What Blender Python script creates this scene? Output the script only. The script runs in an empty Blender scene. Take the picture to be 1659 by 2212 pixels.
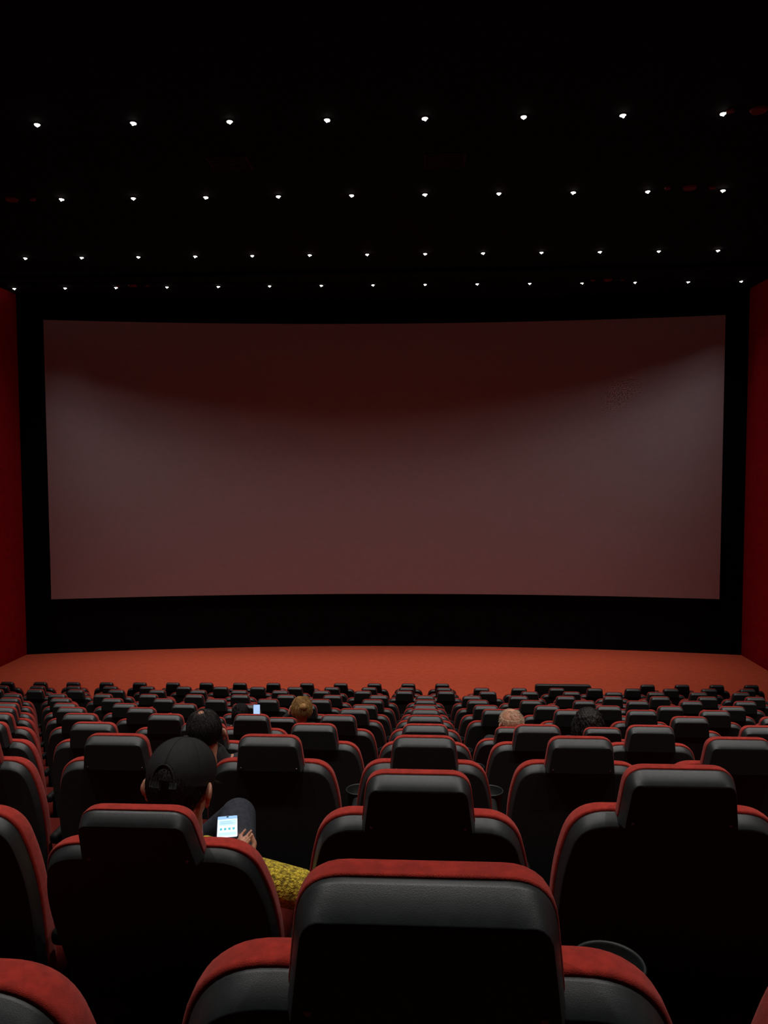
import bpy, bmesh, math, random
from mathutils import Vector, Matrix, noise
random.seed(7)
S = bpy.context.scene
COL = S.collection
S.view_settings.view_transform = 'Standard'

# ------------------------------------------------------------------ materials
def mat(name, c, rough=0.6, scale=40, var=0.25, bump=0.0, bscale=None, spec=0.5, sheen=0.0, c2=None, metal=0.0):
    m = bpy.data.materials.new(name); m.use_nodes = True
    nt = m.node_tree; b = nt.nodes['Principled BSDF']
    tc = nt.nodes.new('ShaderNodeTexCoord')
    n = nt.nodes.new('ShaderNodeTexNoise'); n.inputs['Scale'].default_value = scale; n.inputs['Detail'].default_value = 4
    r = nt.nodes.new('ShaderNodeValToRGB')
    if c2 is None: c2 = tuple(x*(1-var) for x in c)
    r.color_ramp.elements[0].position = 0.35; r.color_ramp.elements[1].position = 0.65
    r.color_ramp.elements[0].color = (*c2, 1); r.color_ramp.elements[1].color = (*c, 1)
    nt.links.new(tc.outputs['Object'], n.inputs['Vector'])
    nt.links.new(n.outputs['Fac'], r.inputs['Fac']); nt.links.new(r.outputs['Color'], b.inputs['Base Color'])
    b.inputs['Roughness'].default_value = rough
    b.inputs['Specular IOR Level'].default_value = spec
    b.inputs['Metallic'].default_value = metal
    if sheen: b.inputs['Sheen Weight'].default_value = sheen
    if bump:
        n2 = nt.nodes.new('ShaderNodeTexNoise'); n2.inputs['Scale'].default_value = bscale or scale*4
        bp = nt.nodes.new('ShaderNodeBump'); bp.inputs['Strength'].default_value = bump; bp.inputs['Distance'].default_value = 0.003
        nt.links.new(tc.outputs['Object'], n2.inputs['Vector'])
        nt.links.new(n2.outputs['Fac'], bp.inputs['Height']); nt.links.new(bp.outputs['Normal'], b.inputs['Normal'])
    return m
def emis(name, c, st):
    m = bpy.data.materials.new(name); m.use_nodes = True
    b = m.node_tree.nodes['Principled BSDF']
    b.inputs['Base Color'].default_value = (*c, 1)
    b.inputs['Emission Color'].default_value = (*c, 1); b.inputs['Emission Strength'].default_value = st
    return m
M_PLASTIC = mat('black_plastic', (0.026,0.032,0.033), 0.42, 60, 0.2, 0.10, 700, 0.5)
M_BASE = mat('base_black', (0.008,0.008,0.009), 0.6, 30, 0.2)
M_ARM = mat('armrest_black', (0.007,0.008,0.008), 0.6, 30, 0.2, spec=0.2)
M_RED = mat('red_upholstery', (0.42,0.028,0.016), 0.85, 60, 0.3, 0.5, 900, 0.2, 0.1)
M_REDD = mat('dark_red_upholstery', (0.075,0.005,0.003), 0.9, 60, 0.3, 0.5, 900, 0.1)  # darker tone of the red upholstery, for the seat cushions
M_CUP = mat('dark_grey_plastic', (0.012,0.016,0.016), 0.45, 60, 0.2, spec=0.35)
M_SCREW = mat('screw_metal', (0.3,0.3,0.3), 0.3, 60, 0.2, metal=1.0)
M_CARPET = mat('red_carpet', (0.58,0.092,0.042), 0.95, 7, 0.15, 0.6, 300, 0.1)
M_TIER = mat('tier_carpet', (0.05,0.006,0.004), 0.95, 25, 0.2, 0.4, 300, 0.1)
M_WALL = mat('red_wall_fabric', (0.42,0.006,0.016), 0.9, 8, 0.2, 0.3, 200, 0.1)
M_CEIL = mat('black_ceiling', (0.006,0.006,0.011), 0.9, 3, 0.2, spec=0.1)
M_MASK = mat('black_masking_cloth', (0.006,0.006,0.007), 0.95, 3, 0.2, spec=0.05)
M_SCREEN = mat('screen_cloth', (0.49,0.40,0.42), 0.9, 6, 0.04, 0.2, 40, 0.1)
M_BULB = emis('bulb_glow', (1.0,0.96,0.92), 8)
M_TRIMB = mat('lamp_trim', (0.02,0.018,0.018), 0.5)
M_DULL = mat('fitting_red_reflection', (0.20,0.03,0.03), 0.6, 50, 0.3)  # red reflected light put into the base colour
M_GRILLE = mat('grille', (0.010,0.006,0.008), 0.8, 50, 0.3)
M_SKIN = mat('skin', (0.50,0.24,0.15), 0.55, 30, 0.12, 0.1, 300)
M_SKIN2 = mat('skin_pale', (0.62,0.30,0.19), 0.55, 30, 0.12, 0.1, 300)
M_DHAIR = mat('dark_hair', (0.012,0.008,0.007), 0.6, 90, 0.5, 0.8, 200, 0.3)
M_BHAIR = mat('blonde_hair', (0.52,0.28,0.09), 0.6, 70, 0.6, 0.8, 200, 0.3)
M_GHAIR = mat('pale_hair', (0.62,0.42,0.28), 0.6, 70, 0.3, 0.8, 200)
M_CAP = mat('cap_cloth', (0.014,0.014,0.015), 0.8, 80, 0.3, 0.4, 600, 0.3)
M_GREY = mat('dark_grey_denim', (0.045,0.05,0.062), 0.9, 60, 0.3, 0.3, 500, 0.1)
M_SHIRT = mat('black_shirt', (0.02,0.02,0.024), 0.9, 60, 0.3)
M_SHOE = mat('shoe_leather', (0.02,0.015,0.012), 0.5, 60, 0.3)
M_EYE = mat('eye_white', (0.7,0.7,0.68), 0.2, 60, 0.05)
M_PHONE = mat('phone_case', (0.02,0.02,0.03), 0.25, 60, 0.1)
M_PSCREEN = emis('phone_screen_blue', (0.42,0.62,0.95), 0.8)
M_PWHITE = emis('phone_screen_white', (0.66,0.80,1.0), 0.8)
M_PTEAL = emis('phone_screen_teal', (0.08,0.45,0.50), 0.7)
M_PHEAD = emis('phone_screen_header', (0.25,0.45,0.72), 0.7)
# knitted yellow wool
M_KNIT = bpy.data.materials.new('yellow_knit'); M_KNIT.use_nodes = True
nt = M_KNIT.node_tree; b = nt.nodes['Principled BSDF']
tc = nt.nodes.new('ShaderNodeTexCoord'); v = nt.nodes.new('ShaderNodeTexVoronoi'); v.inputs['Scale'].default_value = 88
nz = nt.nodes.new('ShaderNodeTexNoise'); nz.inputs['Scale'].default_value = 160
mx = nt.nodes.new('ShaderNodeMix'); mx.data_type = 'RGBA'; mx.inputs[0].default_value = 0.015
nt.links.new(tc.outputs['Object'], nz.inputs['Vector']); nt.links.new(tc.outputs['Object'], mx.inputs[6]); nt.links.new(nz.outputs['Color'], mx.inputs[7])
r = nt.nodes.new('ShaderNodeValToRGB'); r.color_ramp.elements[0].color = (0.85,0.66,0.05,1); r.color_ramp.elements[1].color = (0.16,0.11,0.008,1)
r.color_ramp.elements[0].position = 0.1; r.color_ramp.elements[1].position = 0.80
bp = nt.nodes.new('ShaderNodeBump'); bp.inputs['Strength'].default_value = 1.0; bp.inputs['Distance'].default_value = 0.007; bp.invert = True
nt.links.new(mx.outputs[2], v.inputs['Vector']); nt.links.new(v.outputs['Distance'], r.inputs['Fac'])
nt.links.new(r.outputs['Color'], b.inputs['Base Color']); nt.links.new(v.outputs['Distance'], bp.inputs['Height'])
nt.links.new(bp.outputs['Normal'], b.inputs['Normal']); b.inputs['Roughness'].default_value = 0.95

# ------------------------------------------------------------------ helpers
def mesh_from_bm(bm, name, m, smooth=True):
    bmesh.ops.recalc_face_normals(bm, faces=bm.faces)
    me = bpy.data.meshes.new(name); bm.to_mesh(me); bm.free()
    if m: me.materials.append(m)
    if smooth: me.polygons.foreach_set('use_smooth', [True]*len(me.polygons))
    return me
def obj(name, me, parent=None, loc=(0,0,0), rot=None):
    o = bpy.data.objects.new(name, me); COL.objects.link(o)
    o.location = loc
    if rot: o.rotation_euler = rot
    if parent: o.parent = parent
    return o
def empty(name, loc, label, cat, group=None, rot=None):
    o = obj(name, None, None, loc, rot); o.empty_display_size = 0.1
    o['label'] = label; o['category'] = cat
    if group: o['group'] = group
    return o
def box_bm(x0,x1,y0,y1,z0,z1,bev=0,seg=3,bm=None):
    own = bm is None
    t = bmesh.new()
    bmesh.ops.create_cube(t, size=1, matrix=Matrix.Translation(((x0+x1)/2,(y0+y1)/2,(z0+z1)/2)) @ Matrix.Diagonal((x1-x0,y1-y0,z1-z0,1)))
    if bev: bmesh.ops.bevel(t, geom=t.edges[:], offset=bev, segments=seg, profile=0.5, affect='EDGES')
    if own: return t
    me = bpy.data.meshes.new('t'); t.to_mesh(me); t.free(); bm.from_mesh(me); bpy.data.meshes.remove(me)
    return bm
def round_poly(pts, radii, seg=7):
    out = []; n = len(pts)
    for i in range(n):
        p = Vector(pts[i]); a = Vector(pts[i-1]); c = Vector(pts[(i+1) % n]); r = radii[i]
        if r <= 0: out.append(p); continue
        da = (a-p); dc = (c-p)
        ra = min(r, da.length*0.48); rc = min(r, dc.length*0.48)
        A = p+da.normalized()*ra; C = p+dc.normalized()*rc
        for k in range(seg+1):
            t = k/seg; out.append(A*(1-t)**2*1 + p*2*t*(1-t) + C*t*t)
    return out
def loft(outline, rings, f, side=1.0):
    """side < 1 narrows the inset where the outline faces sideways or down."""
    n = len(outline); nor = []
    for i in range(n):
        e1 = (outline[i]-outline[i-1]).normalized(); e2 = (outline[(i+1) % n]-outline[i]).normalized()
        n1 = Vector((e1.y,-e1.x)); n2 = Vector((e2.y,-e2.x)); nn = (n1+n2)
        nn.normalize(); k = side+(1-side)*max(0, nn.y)**1.3
        nor.append(nn/max(0.6, nn.dot(n1))*k)
    bm = bmesh.new(); R = []
    for (ins, y) in rings:
        R.append([bm.verts.new(f(outline[i].x-nor[i].x*ins, y, outline[i].y-nor[i].y*ins)) for i in range(n)])
    for a, c in zip(R, R[1:]):
        for i in range(n):
            bm.faces.new((a[i], a[(i+1) % n], c[(i+1) % n], c[i]))
    bm.faces.new(R[0][::-1]); bm.faces.new(R[-1])
    return bm
def pillow_rings(y0, y1, r0, r1, n=6, hold=0.012):
    """y0 rear, y1 front; radii of the rounding at each."""
    L = [(r0+hold, y0)]
    for k in range(n+1):
        a = k/n*math.pi/2
        L.append((r0*(1-math.sin(a)), y0+r0*(1-math.cos(a))))
    for k in range(n+1):
        a = k/n*math.pi/2
        L.append((r1*(1-math.cos(a)), y1-r1*(1-math.sin(a))))
    L.append((r1+hold, y1))
    return L
def chamfer_rings(y0, y1, w, d):
    """hard plastic shell: flat back, wide sloping chamfer, short side."""
    return [(w+.008, y0), (w+.0012, y0), (w-.001, y0+.0012), (w*.6, y0+d*.36), (w*.25, y0+d*.74), (.002, y0+d*1.0), (0, y0+d+.003), (0, y1-.003), (.003, y1), (.012, y1)]

# ------------------------------------------------------------------ seat meshes
TOPZ = 1.12
def seat_meshes(tilt, lower):
    def f(x, y, z):
        k = max(0, (z-0.4)/0.72)
        return Vector((x, y+(TOPZ-z)*0.17-(tilt-0.17)*max(0, z-0.4), z-lower*k))
    D = {}
    hs = round_poly([(-.163,.948),(.163,.948),(.143,1.118),(-.143,1.118)], [.012,.012,.05,.05])
    D['headrest_shell'] = mesh_from_bm(loft(hs, chamfer_rings(0, .058, .030, .034), f, .28), 'headrest_shell', M_PLASTIC)
    hc = round_poly([(-.165,.960),(.165,.960),(.146,1.123),(-.146,1.123)], [.02,.02,.056,.056])
    D['headrest_cushion'] = mesh_from_bm(loft(hc, pillow_rings(.046, .108, .004, .040), f), 'headrest_cushion', M_RED)
    bs = round_poly([(-.320,.28),(.320,.28),(.330,.76),(.274,.974),(-.274,.974),(-.330,.76)], [.03,.03,.17,.090,.090,.17], 10)
    D['backrest_shell'] = mesh_from_bm(loft(bs, chamfer_rings(.032, .088, .028, .034), f, .35), 'backrest_shell', M_PLASTIC)
    bc = round_poly([(-.325,.36),(.325,.36),(.338,.76),(.282,.983),(-.282,.983),(-.338,.76)], [.04,.04,.17,.095,.095,.17], 10)
    D['backrest_cushion'] = mesh_from_bm(loft(bc, pillow_rings(.072, .158, .008, .055), f), 'backrest_cushion', M_RED)
    for sx, nm in ((-.142, 'screw'), (.142, 'screw_b')):
        bm = bmesh.new(); p = f(sx*.93, -0.001, .972)
        bmesh.ops.create_uvsphere(bm, u_segments=12, v_segments=8, radius=1, matrix=Matrix.Translation(p) @ Matrix.Diagonal((.005,.002,.005,1)))
        D[nm] = mesh_from_bm(bm, 'screw', M_SCREW)
    return D
SM_UP = seat_meshes(0.17, 0.0)
SM_LOUNGE = seat_meshes(0.46, 0.016)
SM_REC = seat_meshes(0.26, 0.075)
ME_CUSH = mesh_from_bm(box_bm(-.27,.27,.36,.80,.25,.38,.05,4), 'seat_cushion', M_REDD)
bm = box_bm(-.25,.25,.24,.70,.10,.26,.02,2); box_bm(-.23,.23,.30,.62,0,.10,.0,1,bm); ME_BASE = mesh_from_bm(bm, 'base', M_BASE)
bm = box_bm(.341,.394,.16,.64,.525,.580,.022,4); box_bm(.352,.383,.24,.56,.0,.54,.012,2,bm); ME_ARM = mesh_from_bm(bm, 'armrest', M_ARM)
# cup holder : open bucket with rounded rim
bm = bmesh.new(); prof = [(.0,.48),(.056,.48),(.061,.49),(.067,.576),(.0725,.580),(.0745,.584),(.0725,.588),(.069,.588),(.0665,.583),(.060,.50),(.0,.495)]
N = 36; R = []
for (rr, z) in prof:
    R.append([bm.verts.new((.3675+rr*math.cos(2*math.pi*i/N), .715+rr*math.sin(2*math.pi*i/N), z)) for i in range(N)])
for a, c in zip(R, R[1:]):
    for i in range(N): bm.faces.new((a[i], a[(i+1) % N], c[(i+1) % N], c[i]))
bmesh.ops.remove_doubles(bm, verts=bm.verts, dist=1e-5)
ME_CUP = mesh_from_bm(bm, 'cup_holder', M_CUP)
def joined(SM):
    bm = bmesh.new()
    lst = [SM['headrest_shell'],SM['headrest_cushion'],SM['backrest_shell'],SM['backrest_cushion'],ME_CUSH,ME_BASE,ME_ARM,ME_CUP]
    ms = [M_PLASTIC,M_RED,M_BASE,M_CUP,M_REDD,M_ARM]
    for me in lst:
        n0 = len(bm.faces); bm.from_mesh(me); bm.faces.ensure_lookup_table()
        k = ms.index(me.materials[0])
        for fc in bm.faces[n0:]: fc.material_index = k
    me = bpy.data.meshes.new('theater_chair'); bm.to_mesh(me); bm.free()
    for m in ms: me.materials.append(m)
    me.polygons.foreach_set('use_smooth', [True]*len(me.polygons))
    return me
ME_FAR = joined(SM_UP)

CAMZ = 5.80; SLOPE = 0.026; SP = 0.735
#        y      drop
ROWS = [(0.80,.463),(2.09,.868),(3.52,1.272),(4.92,1.69),(6.32,2.088),(7.72,2.48),(9.12,2.875),(10.52,3.24),(11.92,3.60),(13.35,3.95),(14.85,4.32),(16.4,4.68)]
XSH = {1:-.02, 2:-.005}
def fz(n): return CAMZ-ROWS[n][1]-TOPZ
OCC = {(1,-1),(4,1),(4,2),(5,-2),(5,-3)}
SCL = {(0,-1):(1,1,.972), (1,1):(1.02,1,1.018)}
def seat(n, x, rec, detail, k):
    y = ROWS[n][0]+SLOPE*x
    loc = (x, y, fz(n))
    lab = "reclined red upholstered cinema chair with black plastic back shell" if rec else "red upholstered cinema chair with black plastic back shell"
    if not detail:
        o = obj('theater_chair', ME_FAR, None, loc)
        o['label'] = lab; o['category'] = 'cinema chair'; o['group'] = 'rows of cinema chairs'; return o
    e = empty('theater_chair', loc, lab, 'cinema chair', 'rows of cinema chairs')
    if (n, k) in SCL: e.scale = SCL[(n, k)]
    SM = (SM_LOUNGE if n == 1 else SM_REC) if rec else SM_UP
    h = obj('headrest', SM['headrest_cushion'], e); obj('headrest_shell', SM['headrest_shell'], h)['label'] = 'black plastic headrest shell'
    if n <= 2: obj('screw', SM['screw'], h); obj('screw', SM['screw_b'], h)
    bk = obj('backrest', SM['backrest_cushion'], e); obj('backrest_shell', SM['backrest_shell'], bk)['label'] = 'black plastic back shell'
    obj('seat_cushion', ME_CUSH, e); obj('base', ME_BASE, e)
    a = obj('armrest', ME_ARM, e)
    if n != 1: obj('cup_holder', ME_CUP, a, (.035 if (n, k) == (0,-1) else 0, 0, 0))['label'] = 'dark grey plastic cup holder'
    return e
for n, (y, d) in enumerate(ROWS):
    off = SP/2 if n >= 9 else XSH.get(n, 0)
    dep = y+0.1
    kl = -int(math.ceil((dep*0.553+0.45)/SP)); kr = int(math.ceil((dep*0.447+0.45)/SP))
    for k in range(kl, kr+1):
        x = k*SP+off
        if x < -11.6 or x > 9.2: continue
        if n == 11 and x > 0.6 and x < 4.6: continue
        seat(n, x, (n, k) in OCC, n <= 6, k)

# ------------------------------------------------------------------ room
XL, XR = -12.45, 9.72
def structure(name, me):
    o = obj(name, me); o['kind'] = 'structure'; return o
def sk(x, y, z): return (x, y+SLOPE*x, z)
bm = bmesh.new()
prof = [(-3.0, fz(0)+0.34), (0.80-1.30, fz(0)+0.34), (0.80-1.30, fz(0))]
for n in range(1, 12):
    prof += [(ROWS[n][0]-0.03, fz(n-1)), (ROWS[n][0]-0.03, fz(n))]
prof += [(17.6, fz(11)), (17.6, 0), (27, 0)]
pl = [bm.verts.new(sk(XL-.1, y, z)) for y, z in prof]; pr = [bm.verts.new(sk(XR+.1, y, z)) for y, z in prof]
for i in range(len(prof)-1):
    fc = bm.faces.new((pl[i], pr[i], pr[i+1], pl[i+1]))
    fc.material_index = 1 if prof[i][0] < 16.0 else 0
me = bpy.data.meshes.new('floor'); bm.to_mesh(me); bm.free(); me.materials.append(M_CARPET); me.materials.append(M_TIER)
structure('floor', me)
CZ = CAMZ+5.32
structure('wall_left', mesh_from_bm(box_bm(XL-.25,XL,-3,26,-.2,CZ), 'wall_left', M_WALL, False))
structure('wall_right', mesh_from_bm(box_bm(XR,XR+.25,-3,26,-.2,CZ), 'wall_right', M_WALL, False))
structure('wall_back', mesh_from_bm(box_bm(XL-.25,XR+.25,-3.25,-3,3,CZ), 'wall_back', M_CEIL, False))
structure('ceiling', mesh_from_bm(box_bm(XL-.25,XR+.25,-3.25,26,CZ,CZ+.2), 'ceiling', M_CEIL, False))
XC = -1.3
def fy(x): return 24.72+0.035*(x-XC)-(x-XC)**2/(2*52.0)
def curved(name, x0, x1, z0, z1, dy, th, m, n=80):
    bm = bmesh.new(); C = []
    for i in range(n+1):
        x = x0+(x1-x0)*i/n; y = fy(x)+dy
        C.append([bm.verts.new(p) for p in ((x,y,z0),(x,y,z1),(x,y+th,z1),(x,y+th,z0))])
    for a, c in zip(C, C[1:]):
        for j in range(4): bm.faces.new((a[j], a[(j+1)%4], c[(j+1)%4], c[j]))
    bm.faces.new(C[0]); bm.faces.new(C[-1][::-1])
    return mesh_from_bm(bm, name, m, False)
structure('wall_front', curved('wall_front', XL, XR, 0, CZ, 0, .2, M_MASK))
scr = obj('cinema_screen', curved('cinema_screen', -11.66, 9.03, CAMZ-4.07, CAMZ+4.55, -.10, .04, M_SCREEN))
scr['label'] = 'huge blank curved cinema screen mounted on black masking'; scr['category'] = 'cinema screen'
fr = obj('screen_frame', curved('screen_frame', -11.70, 9.07, CAMZ-4.11, CAMZ+4.59, -.06, .06, M_MASK), scr)
structure('trim_1', mesh_from_bm(box_bm(XL, XR, 20.95, 21.15, CZ-.10, CZ), 'trim_1', M_CEIL, False))

# ------------------------------------------------------------------ ceiling lamps
bm = bmesh.new(); N = 32; R = []
for (rr, z) in [(.034,0),(.065,0),(.068,-.005),(.064,-.010),(.048,-.012),(.040,-.007),(.034,0)]:
    R.append([bm.verts.new((rr*math.cos(2*math.pi*i/N), rr*math.sin(2*math.pi*i/N), z)) for i in range(N)])
for a, c in zip(R, R[1:]):
    for i in range(N): bm.faces.new((a[i], a[(i+1) % N], c[(i+1) % N], c[i]))
ME_TRIM = mesh_from_bm(bm, 'trim_ring', M_TRIMB)
# slightly tilted reflector disc with the bulb tip in its middle
bm = bmesh.new(); bmesh.ops.create_uvsphere(bm, u_segments=24, v_segments=14, radius=1, matrix=Matrix.Translation((0,0,-.010)) @ Matrix.Rotation(.16,4,'Y') @ Matrix.Diagonal((.050,.042,.014,1)))
bmesh.ops.create_uvsphere(bm, u_segments=16, v_segments=10, radius=1, matrix=Matrix.Translation((-.006,0,-.024)) @ Matrix.Diagonal((.019,.018,.026,1)))
ME_BULB = mesh_from_bm(bm, 'bulb', M_BULB)
LROWS = [(12.06,1.496,-5,4,170),(15.33,1.433,-5,4,190),(19.5,1.44,-7,5,230),(22.72,1.512,-8,6,22)]
def light_data(P, ang=56, blend=.5):
    L = bpy.data.lights.new('downlight', 'SPOT'); L.energy = P; L.spot_size = math.radians(ang); L.spot_blend = blend
    L.shadow_soft_size = 0.07; L.color = (1, .93, .88); return L
for (y, sp, k0, k1, P) in LROWS:
    L = light_data(P); L2 = light_data(P*.6)
    if P < 50: L.spot_blend = 1.0; L2.spot_blend = 1.0
    for k in range(k0, k1+1):
        x = k*sp
        if x < XL+.1: continue
        e = empty('ceiling_downlight', (x, y+SLOPE*x, CZ), 'small round recessed spotlight glowing white in the black ceiling', 'ceiling light', 'rows of ceiling downlights')
        obj('trim_ring', ME_TRIM, e); obj('bulb', ME_BULB, e, (0,0,0), (0,0,(k*1.7+y)%3.1))
        if x > XL+.6: obj('beam', L2 if abs(x-XC) > 6.5 else L, e, (0,0,-.07))
# unseen housing and area lights, added to give the screen a smooth wash
tr = empty('added_screen_wash', (XC, 22.42, CZ-.002), 'slim black light bar added on the ceiling to wash the screen', 'ceiling light', None, (0,0,math.atan(.055)))
tb = box_bm(-10.4,10.4,-.07,-.05,-.016,0,0,1); box_bm(-10.4,10.4,.05,.07,-.016,0,0,1,tb); box_bm(-10.4,10.4,-.05,.05,-.004,0,0,1,tb)
obj('added_trough', mesh_from_bm(tb, 'added_trough', M_CEIL, False), tr)
for sprd, en in ((51, 62), (66, 56)):
    A = bpy.data.lights.new('added_strip', 'AREA'); A.shape = 'RECTANGLE'; A.size = 20.4; A.size_y = .08; A.energy = en; A.spread = math.radians(sprd); A.color = (1,.90,.90)
    obj('added_strip', A, tr, (0,0,-.010))
# rows of lamps that continue overhead, above the seats
for (y, P) in [(8.3,380),(5.0,360),(1.4,300)]:
    L = light_data(P, 84, .6)
    for k in range(-3, 4):
        x = k*2.9
        if x < -10 : continue
        e = empty('ceiling_downlight', (x, y+SLOPE*x, CZ), 'small round recessed spotlight glowing white in the black ceiling', 'ceiling light', 'rows of ceiling downlights')
        obj('trim_ring', ME_TRIM, e); obj('bulb', ME_BULB, e)
        obj('beam', L, e, (0,0,-.07))
# round unlit fittings, coloured with the red they reflect
def fitting(x, y, r):
    bm = bmesh.new(); bmesh.ops.create_cone(bm, cap_ends=True, segments=32, radius1=r*.85, radius2=r, depth=.03, matrix=Matrix.Translation((0,0,-.015)))
    o = obj('ceiling_fitting', mesh_from_bm(bm, 'ceiling_fitting', M_DULL, False), None, (x, y, CZ))
    o['label'] = 'unlit round fitting in the black ceiling, coloured as reflecting red'; o['category'] = 'ceiling speaker'; o['group'] = 'round red ceiling fittings'
for (x, y, s) in [(5.05,15.3,1),(-8.15,15.1,1),(-8.5,22.3,1),(5.2,22.55,1),(4.98,12.1,1)]:
    fitting(x, y, .13); fitting(x-.42, y-.01, .065); fitting(x+.42, y+.01, .065)
bm = bmesh.new(); box_bm(-.36,.36,-.3,.3,-.02,0,.004,1,bm)
for i in range(8): box_bm(-.32,.32,-.26+i*.07,-.23+i*.07,-.035,-.018,0,1,bm)
ME_GR = mesh_from_bm(bm, 'vent', M_GRILLE, False)
for x, y in [(.34,13.7),(-3.4,13.6)]:
    o = obj('ceiling_vent', ME_GR, None, (x,y,CZ)); o['label'] = 'dark square slatted air vent in the black ceiling'; o['category'] = 'air vent'; o['group'] = 'ceiling vents'

# wide padded barrier standing in the front row
pb = empty('padded_barrier', (2.98, ROWS[11][0]+.05+SLOPE*3, fz(11)), 'wide low black padded barrier standing in a gap of the chairs', 'barrier')
bo = round_poly([(-.62,.55),(.62,.55),(.60,1.10),(-.60,1.10)], [.03,.03,.07,.07])
obj('panel', mesh_from_bm(loft(bo, pillow_rings(0,.12,.03,.03), lambda x,y,z: Vector((x,y,z))), 'panel', M_PLASTIC), pb)
for sx in (-.5,.5):
    obj('leg', mesh_from_bm(box_bm(-.03,.03,.03,.09,0,.6,.008,2), 'leg', M_BASE), pb, (sx,0,0))

# ------------------------------------------------------------------ people
def basis(c, X, Y, Z):
    m = Matrix.Identity(4)
    for i in range(3): m[i][0] = X[i]; m[i][1] = Y[i]; m[i][2] = Z[i]; m[i][3] = c[i]
    return m
def ell(bm, c, r, M=None):
    m = Matrix.Translation(c) @ Matrix.Diagonal((*r, 1))
    if M is not None: m = M @ m
    bmesh.ops.create_uvsphere(bm, u_segments=20, v_segments=14, radius=1, matrix=m)
def cap(bm, p0, p1, r0, r1, M=None):
    p0 = Vector(p0); p1 = Vector(p1)
    if M is not None: p0 = M @ p0; p1 = M @ p1
    ell(bm, p0, (r0,)*3); ell(bm, p1, (r1,)*3)
    d = p1-p0; L = d.length
    if L < 1e-5: return
    q = d.to_track_quat('Z', 'Y').to_matrix().to_4x4()
    bmesh.ops.create_cone(bm, cap_ends=True, segments=18, radius1=r0, radius2=r1, depth=L, matrix=Matrix.Translation((p0+p1)/2) @ q)
def tube(bm, pts, r, n=6):
    prev = None
    for j, p in enumerate(pts):
        d = (pts[min(j+1, len(pts)-1)]-pts[max(j-1, 0)]).normalized()
        a = d.orthogonal().normalized(); b_ = d.cross(a)
        if prev is not None:
            a = (pa-d*pa.dot(d)).normalized(); b_ = d.cross(a)
        pa = a
        ring = [bm.verts.new(p+a*math.cos(2*math.pi*i/n)*r+b_*math.sin(2*math.pi*i/n)*r) for i in range(n)]
        if prev:
            for i in range(n): bm.faces.new((prev[i], prev[(i+1) % n], ring[(i+1) % n], ring[i]))
        prev = ring
def remesh(bm, name, m, voxel, smooth=4):
    me = bpy.data.meshes.new('tmp'); bm.to_mesh(me); bm.free()
    o = bpy.data.objects.new('tmp', me); COL.objects.link(o)
    md = o.modifiers.new('r', 'REMESH'); md.mode = 'VOXEL'; md.voxel_size = voxel; md.use_smooth_shade = True
    sm = o.modifiers.new('s', 'SMOOTH'); sm.iterations = smooth; sm.factor = .5
    dg = bpy.context.evaluated_depsgraph_get(); dg.update()
    out = bpy.data.meshes.new_from_object(o.evaluated_get(dg)); out.name = name
    bpy.data.objects.remove(o); bpy.data.meshes.remove(me)
    out.materials.clear(); out.materials.append(m)
    out.polygons.foreach_set('use_smooth', [True]*len(out.polygons))
    return out
def hand(bm, W, D, Nn, curl=0.5, side=1):
    D = Vector(D).normalized(); Nn = Vector(Nn); Nn = (Nn-D*Nn.dot(D)).normalized(); Sd = D.cross(Nn)*side
    W = Vector(W)
    bmesh.ops.create_uvsphere(bm, u_segments=18, v_segments=12, radius=1, matrix=basis(W+D*.045, Sd*.038, D*.052, Nn*.015))
    for i, L in enumerate([.070,.079,.073,.056]):
        p = W+D*(.082-.004*abs(i-1.3))+Sd*(.030-.020*i); a = 0.15
        for j, fr_ in enumerate([.45,.30,.25]):
            a += curl*(0.8 if j else .6)
            q = p+(D*math.cos(a)+Nn*math.sin(a)+Sd*(.10-.06*i)*.6)*L*fr_
            cap(bm, p, q, .0088-.0009*j, .0080-.0009*j); p = q
    p = W+D*.028+Sd*.030
    q = p+(D*.55+Sd*.75+Nn*.25).normalized()*.042; cap(bm, p, q, .0125, .0100)
    t = q+(D*.85+Sd*.15+Nn*.45).normalized()*.034; cap(bm, q, t, .0100, .0080)

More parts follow.
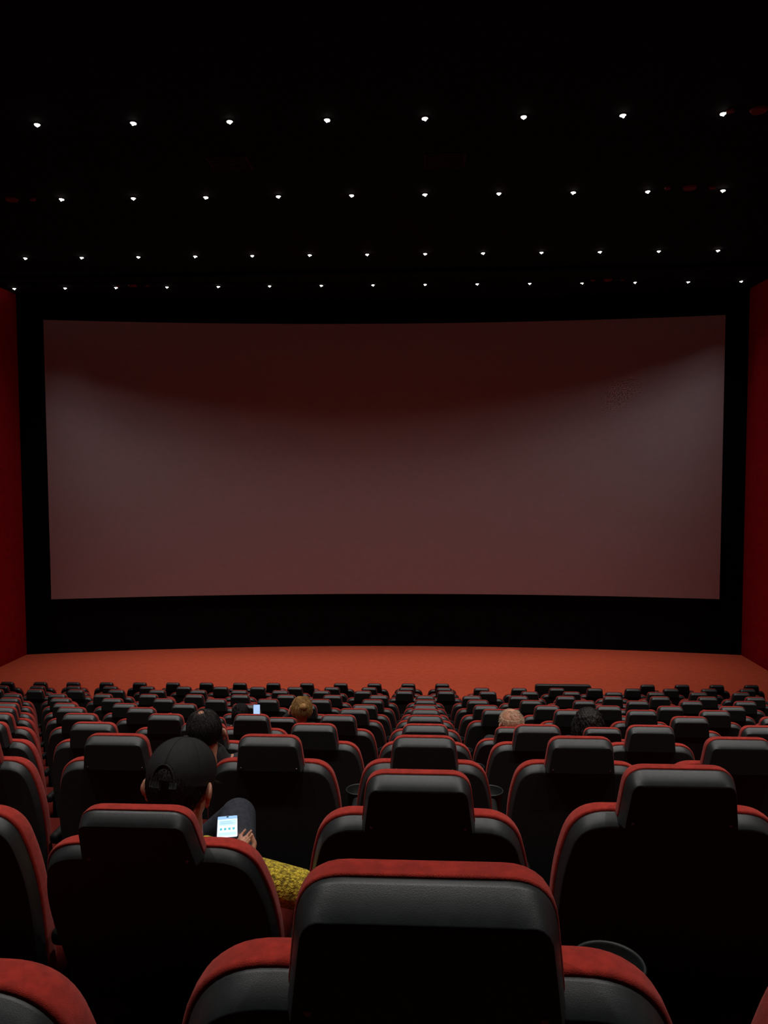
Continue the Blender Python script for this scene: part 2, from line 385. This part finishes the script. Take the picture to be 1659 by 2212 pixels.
def person(loc, label, hc, hyaw, hpitch, hscale, skin, topm, legm, voxel, arms, legs, tdz=0.0, hroll=0):
    e = empty('person', loc, label, 'person')
    hc = Vector(hc)
    H = Matrix.Translation(hc) @ Matrix.Rotation(hyaw,4,'Z') @ Matrix.Rotation(hroll,4,'Y') @ Matrix.Rotation(hpitch,4,'X') @ Matrix.Scale(hscale,4)
    bm = bmesh.new()
    ell(bm, (0,-.012,.022), (.076,.094,.092), H); ell(bm, (0,.028,-.035), (.060,.068,.072), H)
    ell(bm, (0,.062,-.085), (.026,.026,.020), H)
    cap(bm, (0,.090,.012), (0,.108,-.020), .008/hscale, .012/hscale, H); ell(bm, (-.012,.098,-.024), (.009,.009,.007), H); ell(bm, (.012,.098,-.024), (.009,.009,.007), H)
    ell(bm, (0,.086,-.052), (.024,.012,.0055), H); ell(bm, (0,.084,-.062), (.020,.012,.0065), H)
    for s in (-1,1):
        ell(bm, (s*.033,.078,.032), (.020,.009,.006), H)
        E = H @ Matrix.Translation((s*.087,-.014,-.018)) @ Matrix.Rotation(s*.65,4,'Z') @ Matrix.Rotation(-.15,4,'X')
        ell(bm, (0,-.005,.006), (.008,.022,.028), E); ell(bm, (0,.004,-.022), (.007,.010,.013), E)
        ell(bm, (s*.034,.070,-.022), (.020,.016,.018), H)
    nb = Vector((hc.x*.8, hc.y+.015, hc.z-.175))
    cap(bm, hc+Vector((0,-.015,-.06)), nb, .056*hscale, .062)
    ch = Vector((hc.x*.6, max(.27, hc.y+.06), hc.z-.30+tdz)); pv = Vector((0,.37,.545))
    wa = (ch+pv)/2; wa.x = ch.x*.5
    TORSO = [(ch,(.160+tdz*.3,.098,.145+tdz*.3)),(wa,(.140,.098,.14)),(pv,(.165,.115,.105))]
    for c, rr in TORSO: ell(bm, c, rr)
    sr = .052 if topm is M_KNIT else .064
    for (sh, el, wr, hd, hn, curl, side) in arms:
        cap(bm, nb+Vector((0,0,tdz*.6)), sh, sr-.012, sr-.012); cap(bm, sh, el, .046, .036); cap(bm, el, wr, .036, .024)
        hand(bm, wr, hd, hn, curl, side)
    for (hp, kn, an, toe) in legs:
        cap(bm, hp, kn, .080, .055); cap(bm, kn, an, .053, .034); cap(bm, an, toe, .034, .028)
    obj('body', remesh(bm, 'body', skin, voxel, 3), e)
    bm = bmesh.new()
    for c, rr in TORSO: ell(bm, c, tuple(x+.014 for x in rr))
    if topm is not M_KNIT: cap(bm, nb+Vector((0,0,.0)), nb+(hc-nb)*.35, .068, .062)
    big = .010 if topm is M_KNIT else 0
    for (sh, el, wr, hd, hn, curl, side) in arms:
        sh = Vector(sh); el = Vector(el); wr = Vector(wr)
        cap(bm, nb+Vector((0,0,-.02+tdz*.7)), sh, sr, sr); cap(bm, sh, el, .060, .053+big); cap(bm, el, el.lerp(wr,.93), .053+big, .036+big)
    g = obj('sweater' if topm is M_KNIT else 'shirt', remesh(bm, 'garment', topm, voxel, 3), e)
    bm = bmesh.new(); ell(bm, pv+Vector((0,0,-.01)), (.182,.132,.11))
    for (hp, kn, an, toe) in legs:
        kn_ = Vector(kn); an_ = Vector(an)
        cap(bm, hp, kn, .094, .070); cap(bm, kn, kn_.lerp(an_,.93), .068, .050)
    obj('trousers', remesh(bm, 'trousers', legm, voxel, 3), e)
    for (hp, kn, an, toe) in legs:
        bm = bmesh.new(); a = Vector(an); t = Vector(toe)
        cap(bm, a+Vector((0,0,-.02)), t, .045, .038); ell(bm, a+Vector((0,0,.01)), (.045,.05,.045))
        obj('shoe', remesh(bm, 'shoe', M_SHOE, .006, 3), e)
    for s in (-1,1):
        bm = bmesh.new(); ell(bm, (s*.033,.078,.012), (.0125,.011,.0095), H); obj('eye', mesh_from_bm(bm, 'eye', M_EYE), e)
    return e, H
def hair(e, H, m, cond, r=(.085,.104,.101), c=(0,-.014,.026), amp=.006, freq=30, th=.012, name='hair'):
    bm = bmesh.new(); bmesh.ops.create_icosphere(bm, subdivisions=5, radius=1)
    dele = [v for v in bm.verts if not cond(v.co.x, v.co.y, v.co.z)]
    bmesh.ops.delete(bm, geom=dele, context='VERTS')
    for v in bm.verts:
        d = v.co.normalized(); k = 1+amp*10*(noise.noise(Vector((d.x*freq/3, d.y*freq/3, d.z*freq/9)))+.5*noise.noise(d*freq))
        p = Vector((d.x*r[0]*k+c[0], d.y*r[1]*k+c[1], d.z*r[2]*k+c[2])); v.co = H @ p
    bmesh.ops.solidify(bm, geom=bm.faces[:], thickness=th)
    return obj(name, mesh_from_bm(bm, name, m), e)
def strands(e, H, m, n, f, rad=.0018, name='hair_strands'):
    bm = bmesh.new()
    for i in range(n):
        pts = [H @ Vector(p) for p in f(random)]
        prev = None
        for j, p in enumerate(pts):
            rr = rad*(1-.6*j/len(pts))
            ring = [bm.verts.new(p+Vector((math.cos(a)*rr, math.sin(a)*rr*.7, math.sin(a)*rr))) for a in (0,2.1,4.2)]
            if prev:
                for k in range(3): bm.faces.new((prev[k], prev[(k+1)%3], ring[(k+1)%3], ring[k]))
            prev = ring
    o = obj(name, mesh_from_bm(bm, name, m), e); o['kind'] = 'stuff'; return o
def combed(R3, C3, b0, b1, lift, arc=.55, amin=math.pi*.92, amax=math.pi*2.08):
    """hairs that lie along the skull, flowing from the crown down and back."""
    def f(r):
        a = r.uniform(amin, amax); b_ = r.uniform(b0, b1); tw = r.uniform(-.25,.25); lf = r.uniform(.2,1)*lift; out = []
        for j in range(7):
            bb = b_+arc*j/6; aa = a+tw*j/6; k = 1+lf*(.3+j/6)
            out.append(Vector((math.sin(bb)*math.cos(aa)*R3[0]*k+C3[0], math.sin(bb)*math.sin(aa)*R3[1]*k+C3[1], math.cos(bb)*R3[2]*k+C3[2])))
        return out
    return f
def std_legs(): return [((s*.09,.42,.485),(s*.13,.80,.475),(s*.13,.84,.11),(s*.14,.97,.055)) for s in (-1,1)]
def std_arms(hx, z):
    L = []
    for s in (-1,1):
        L.append(((hx*.7+s*.175,.24,z-.01),(hx*.4+s*.25,.36,.645),(s*.10,.56,.605),(-s*.5,.8,-.1),(0,0,-1),.35,-s))
    return L
def rowloc(n, x): return Vector((x, ROWS[n][0]+SLOPE*x, fz(n)))

# -- person in the cap and yellow sweater
arms = [((.145,.26,.700),(.345,.33,.625),(.140,.50,.600),(-.62,.45,.46),(-.2,-.3,1),.42,1),
        ((-.165,.22,.740),(-.235,.31,.665),(.035,.425,.706),(.75,.60,-.20),(0,0,1),.35,-1)]
legs = [((.09,.42,.49),(.03,.80,.640),(-.20,.98,.42),(-.25,1.10,.40)), ((-.09,.42,.485),(-.13,.80,.475),(-.13,.84,.11),(-.14,.97,.055))]
P1 = rowloc(1,-.755)
e, H = person(P1, 'person in black cap and yellow knitted sweater looking at a phone', (.030,.135,1.048), -.18, -.30, 1.10, M_SKIN, M_KNIT, M_GREY, .0055, arms, legs, tdz=-.08)
hair(e, H, M_DHAIR, lambda x,y,z: z > -.92 and z < .35 and y < .25 and not (y > -.12 and z < -.15), r=(.0825,.1015,.100), c=(0,-.013,.014), amp=.002)
strands(e, H, M_DHAIR, 500, combed((.0825,.1015,.100), (0,-.013,.014), 1.2, 2.0, .03, .45, math.pi*1.05, math.pi*1.95), .0012)
# cap
bm = bmesh.new(); NU, NV = 120, 44; cc = Vector((0,-.008,.030)); RX, RY, RZ = .0890,.106,.094; BAND = .026
g = []
for j in range(NV+1):
    row = []
    t = j/NV
    if t < .8:
        a = t/.8*math.pi/2; rad = math.sin(a)**.92; z = math.cos(a)*RZ
    else:
        rad = 1-.02*(t-.8)/.2; z = -(t-.8)/.2*BAND
    for i in range(NU):
        u = 2*math.pi*i/NU
        w = 1-.012*abs(math.cos(3*u))**30
        row.append(bm.verts.new(H @ (cc+Vector((RX*rad*math.sin(u)*w, RY*rad*math.cos(u)*w, z)))))
    g.append(row)
def in_arch(u, z):
    du = (u-math.pi)*.098
    return (du/.036)**2+((z+.022)/.050)**2 < 1 and z > -.016
for j in range(NV):
    for i in range(NU):
        t = (j+.5)/NV
        z = math.cos(t/.8*math.pi/2)*RZ if t < .8 else -(t-.8)/.2*BAND
        u = 2*math.pi*(i+.5)/NU
        if in_arch(u, z): continue
        try: bm.faces.new((g[j][i], g[j][(i+1)%NU], g[j+1][(i+1)%NU], g[j+1][i]))
        except ValueError: pass
bmesh.ops.remove_doubles(bm, verts=bm.verts, dist=1e-6)
bmesh.ops.recalc_face_normals(bm, faces=bm.faces)
bmesh.ops.solidify(bm, geom=bm.faces[:], thickness=.003)
def surf(u, z, k=1.01):
    if z > 0: rad = math.sqrt(max(0, 1-(z/RZ)**2))**.92
    else: rad = 1
    return H @ (cc+Vector((RX*rad*math.sin(u)*k, RY*rad*math.cos(u)*k, z)))
tube(bm, [surf(math.pi+.036*math.cos(math.pi*i/28)/.098, -.022+.050*math.sin(math.pi*i/28)) for i in range(29)], .0028, 8)
for s in range(6):
    tube(bm, [surf(s*math.pi/3, RZ*.985*math.cos(math.pi/2*i/20*(.78 if s == 3 else 1)), .997) for i in range(21)], .0015)
ell(bm, (cc.x,cc.y,cc.z+RZ), (.008,.008,.004), H)
capo = obj('cap', mesh_from_bm(bm, 'cap', M_CAP), e); capo['label'] = 'black baseball cap with open back strap'
bm = bmesh.new(); rows_ = []
for i in range(13):
    a = -.95+1.9*i/12
    p0 = Vector((RX*math.sin(a), RY*math.cos(a), -.02))+cc; p1 = p0+Vector((.01*math.sin(a), .070*math.cos(a*.9)+.002, -.020*math.cos(a)))
    rows_.append([bm.verts.new(H@p) for p in (p0,(p0+p1)/2+Vector((0,0,.003)),p1)])
for a, c in zip(rows_, rows_[1:]):
    for k in range(2): bm.faces.new((a[k],c[k],c[k+1],a[k+1]))
bmesh.ops.solidify(bm, geom=bm.faces[:], thickness=.004)
obj('brim', mesh_from_bm(bm, 'brim', M_CAP), capo)
bm = bmesh.new(); pr_ = None
for i in range(17):
    u = math.pi+(-.44+.88*i/16)
    q = [bm.verts.new(surf(u, zz, 1.02)) for zz in (-.030,-.014)]
    if pr_: bm.faces.new((pr_[0], q[0], q[1], pr_[1]))
    pr_ = q
u0 = math.pi+.02; pr_ = None
for i in range(6):
    u = u0+.02-.28*i/5
    q = [bm.verts.new(surf(u, -.034-.004*i/5, 1.045)), bm.verts.new(surf(u, -.009-.002*i/5, 1.045))]
    if pr_: bm.faces.new((pr_[0], q[0], q[1], pr_[1]))
    pr_ = q
bmesh.ops.solidify(bm, geom=bm.faces[:], thickness=.003)
obj('strap', mesh_from_bm(bm, 'strap', M_CAP), capo)

# phone
def phone(loc, rot, label, detail=True):
    e = empty('phone', loc, label, 'phone', None, rot)
    o = round_poly([(-.038,-.077),(.038,-.077),(.038,.077),(-.038,.077)], [.01]*4, 5)
    bm = loft(o, pillow_rings(-.0045,.0045,.0035,.0035,3,.002), lambda x,y,z: Vector((x,z,y)))
    obj('case', mesh_from_bm(bm, 'case', M_PHONE), e)
    def quad(name, x0,x1,y0,y1,z,m,par, r=.0):
        pts = round_poly([(x0,y0),(x1,y0),(x1,y1),(x0,y1)], [r]*4, 4) if r else [Vector(p) for p in ((x0,y0),(x1,y0),(x1,y1),(x0,y1))]
        bm = bmesh.new(); bm.faces.new([bm.verts.new((p.x,p.y,z)) for p in pts])
        return obj(name, mesh_from_bm(bm, name, m, False), par)
    s = quad('screen', -.0345,.0345,-.0735,.0735,.0048,M_PWHITE if detail else M_PSCREEN,e,.007)
    if detail:
        quad('status_bar', -.0345,.0345,.050,.0725,.0052,M_PHEAD,s,.004)
        quad('card', -.030,.030,.006,.044,.0052,M_PSCREEN,s,.003)
        quad('card', -.030,.030,-.062,-.040,.0052,M_PSCREEN,s,.003)
        for i in range(4):
            quad('icon', -.026+i*.0145,-.018+i*.0145,-.026,-.010,.0054,M_PTEAL,s,.003)
        quad('text_line', -.026,.012,.030,.034,.0056,M_PHEAD,s); quad('text_line', -.026,.020,.018,.022,.0056,M_PHEAD,s)
        bm = bmesh.new(); bmesh.ops.create_circle(bm, cap_ends=True, segments=16, radius=.0045, matrix=Matrix.Translation((0,.066,.0056)))
        obj('front_camera', mesh_from_bm(bm, 'front_camera', M_PHONE, False), s)
    return e
phone(P1+Vector((.058,.54,.722)), (math.radians(3),0,math.radians(14)), 'lit smartphone with blue and white screen held on a lap')

# -- leaning man with thinning dark hair
b2 = rowloc(2,-.74)
e, H = person(b2, 'seated person with thinning dark hair leaning sideways', (-.355,.20,1.075), .35, -.15, 1.02, M_SKIN, M_SHIRT, M_GREY, .008,
    [((-.42,.24,.86),(-.42,.40,.70),(-.25,.60,.68),(.5,.8,-.1),(0,0,-1),.35,1),((-.10,.28,.92),(.10,.40,.70),(.08,.60,.645),(-.5,.8,0),(0,0,-1),.35,-1)], std_legs(), hroll=-.12)
hair(e, H, M_DHAIR, lambda x,y,z: z > -.80 and not (y > .30 and z < .50) and not ((x+.1)**2+(y+.28)**2 < .05 and z > .5) and not (abs(x) < .30 and y > .1 and z > .6), amp=.003, th=.006, r=(.081,.099,.096))
strands(e, H, M_DHAIR, 900, combed((.082,.100,.097), (0,-.014,.026), .42, 1.7, .05, .55, math.pi*.8, math.pi*2.2), .0013)
# -- person with dark hair and raised phone
b3 = rowloc(5,-3*SP)
e, H = person(b3, 'seated person with dark hair holding up a lit phone', (.27,.22,1.00), -.3, -.1, .98, M_SKIN, M_SHIRT, M_GREY, .010,
    [((.36,.26,.83),(.44,.36,.70),(.42,.42,.88),(-.2,.1,.9),(0,-1,0),.5,-1),((.02,.26,.84),(-.15,.36,.67),(.02,.56,.605),(.5,.8,-.1),(0,0,-1),.35,1)], std_legs())
hair(e, H, M_DHAIR, lambda x,y,z: z > -.8 and not (y > .30 and z < .45), amp=.003)
strands(e, H, M_DHAIR, 400, combed((.085,.104,.101), (0,-.014,.026), .05, 1.7, .08), .0018)
phone(b3+Vector((.395,.385,.985)), (math.radians(82),0,math.radians(8)), 'bright bluish smartphone held upright in a raised hand', False)
# -- blonde person with hair up, hand at the side of the head
b4 = rowloc(5,-2*SP)
e, H = person(b4, 'seated person with blonde tied-up hair, one hand at head', (.18,.18,1.065), .2, -.1, 1.1, M_SKIN2, M_SHIRT, M_GREY, .009,
    [((-.03,.24,.87),(-.12,.22,.80),(.045,.19,1.02),(.2,.1,.9),(.9,0,.1),.45,1),((.28,.26,.85),(.31,.40,.67),(.12,.56,.605),(-.5,.8,0),(0,0,-1),.35,-1)], std_legs())
hair(e, H, M_BHAIR, lambda x,y,z: z > -.75 and not (y > .25 and z < .45), amp=.006, r=(.088,.106,.103))
bm = bmesh.new(); ell(bm, (.01,-.115,.055), (.040,.032,.036), H); obj('hair_bun', mesh_from_bm(bm, 'hair_bun', M_BHAIR), e)
strands(e, H, M_BHAIR, 800, combed((.089,.107,.104), (0,-.014,.026), .0, 1.8, .16, .6, math.pi*.8, math.pi*2.2), .0016)
# -- elderly person with thin pale hair
b5 = rowloc(4,SP)
e, H = person(b5, 'seated person with bald crown and thin pale hair', (.0,.18,1.015), .1, -.05, 1.12, M_SKIN2, M_SHIRT, M_GREY, .009, std_arms(0,.84), std_legs())
hair(e, H, M_GHAIR, lambda x,y,z: -.75 < z < .30 and y < .35, amp=.004, th=.005, r=(.081,.099,.096))
def st5(r):
    a = r.uniform(0, 6.28); b_ = r.uniform(.3, 1.6)
    d = Vector((math.sin(b_)*math.cos(a), math.sin(b_)*math.sin(a), math.cos(b_)))
    p = Vector((d.x*.078, d.y*.096-.012, d.z*.093+.022)); q = Vector((-d.y, d.x, -.5)).normalized()
    return [p+d*.005*j+q*.006*j for j in range(5)]
strands(e, H, M_GHAIR, 480, st5, .0012)
# -- person with long dark curly hair
b6 = rowloc(4,2*SP)
e, H = person(b6, 'seated person with long dark curly hair', (-.075,.18,1.015), -.2, -.08, 1.08, M_SKIN, M_SHIRT, M_GREY, .009, std_arms(-.08,.84), std_legs())
hair(e, H, M_DHAIR, lambda x,y,z: z > -.85 and not (y > .30 and z < .45), amp=.01, r=(.108,.118,.108))
def st6(r):
    a = r.uniform(math.pi*.85, math.pi*2.15); b_ = r.uniform(.1, 1.5)
    d = Vector((math.sin(b_)*math.cos(a), math.sin(b_)*math.sin(a), math.cos(b_)))
    p = Vector((d.x*.105, d.y*.115-.014, d.z*.105+.026)); ph = r.uniform(0,6.28); L = r.uniform(.010,.022)
    return [p+Vector((d.x*.006*min(j,5)+.007*math.cos(ph+j*1.3), d.y*.006*min(j,5)+.007*math.sin(ph+j*1.3), -L*j)) for j in range(11)]
strands(e, H, M_DHAIR, 420, st6, .0028)

# ------------------------------------------------------------------ world + camera
w = bpy.data.worlds.new('world'); S.world = w; w.use_nodes = True
w.node_tree.nodes['Background'].inputs[0].default_value = (.004,.002,.002,1)
cd = bpy.data.cameras.new('camera'); cam = bpy.data.objects.new('camera', cd); COL.objects.link(cam)
cd.sensor_fit = 'HORIZONTAL'; cd.sensor_width = 36; cd.lens = 36*1661/1659; cd.clip_start = .02; cd.clip_end = 200
cam.matrix_world = Matrix.Translation((0,0,CAMZ)) @ Matrix.Rotation(math.radians(3.07),4,'Z') @ Matrix.Rotation(math.radians(90-3.3),4,'X') @ Matrix.Rotation(math.radians(-.2),4,'Z')
S.camera = cam
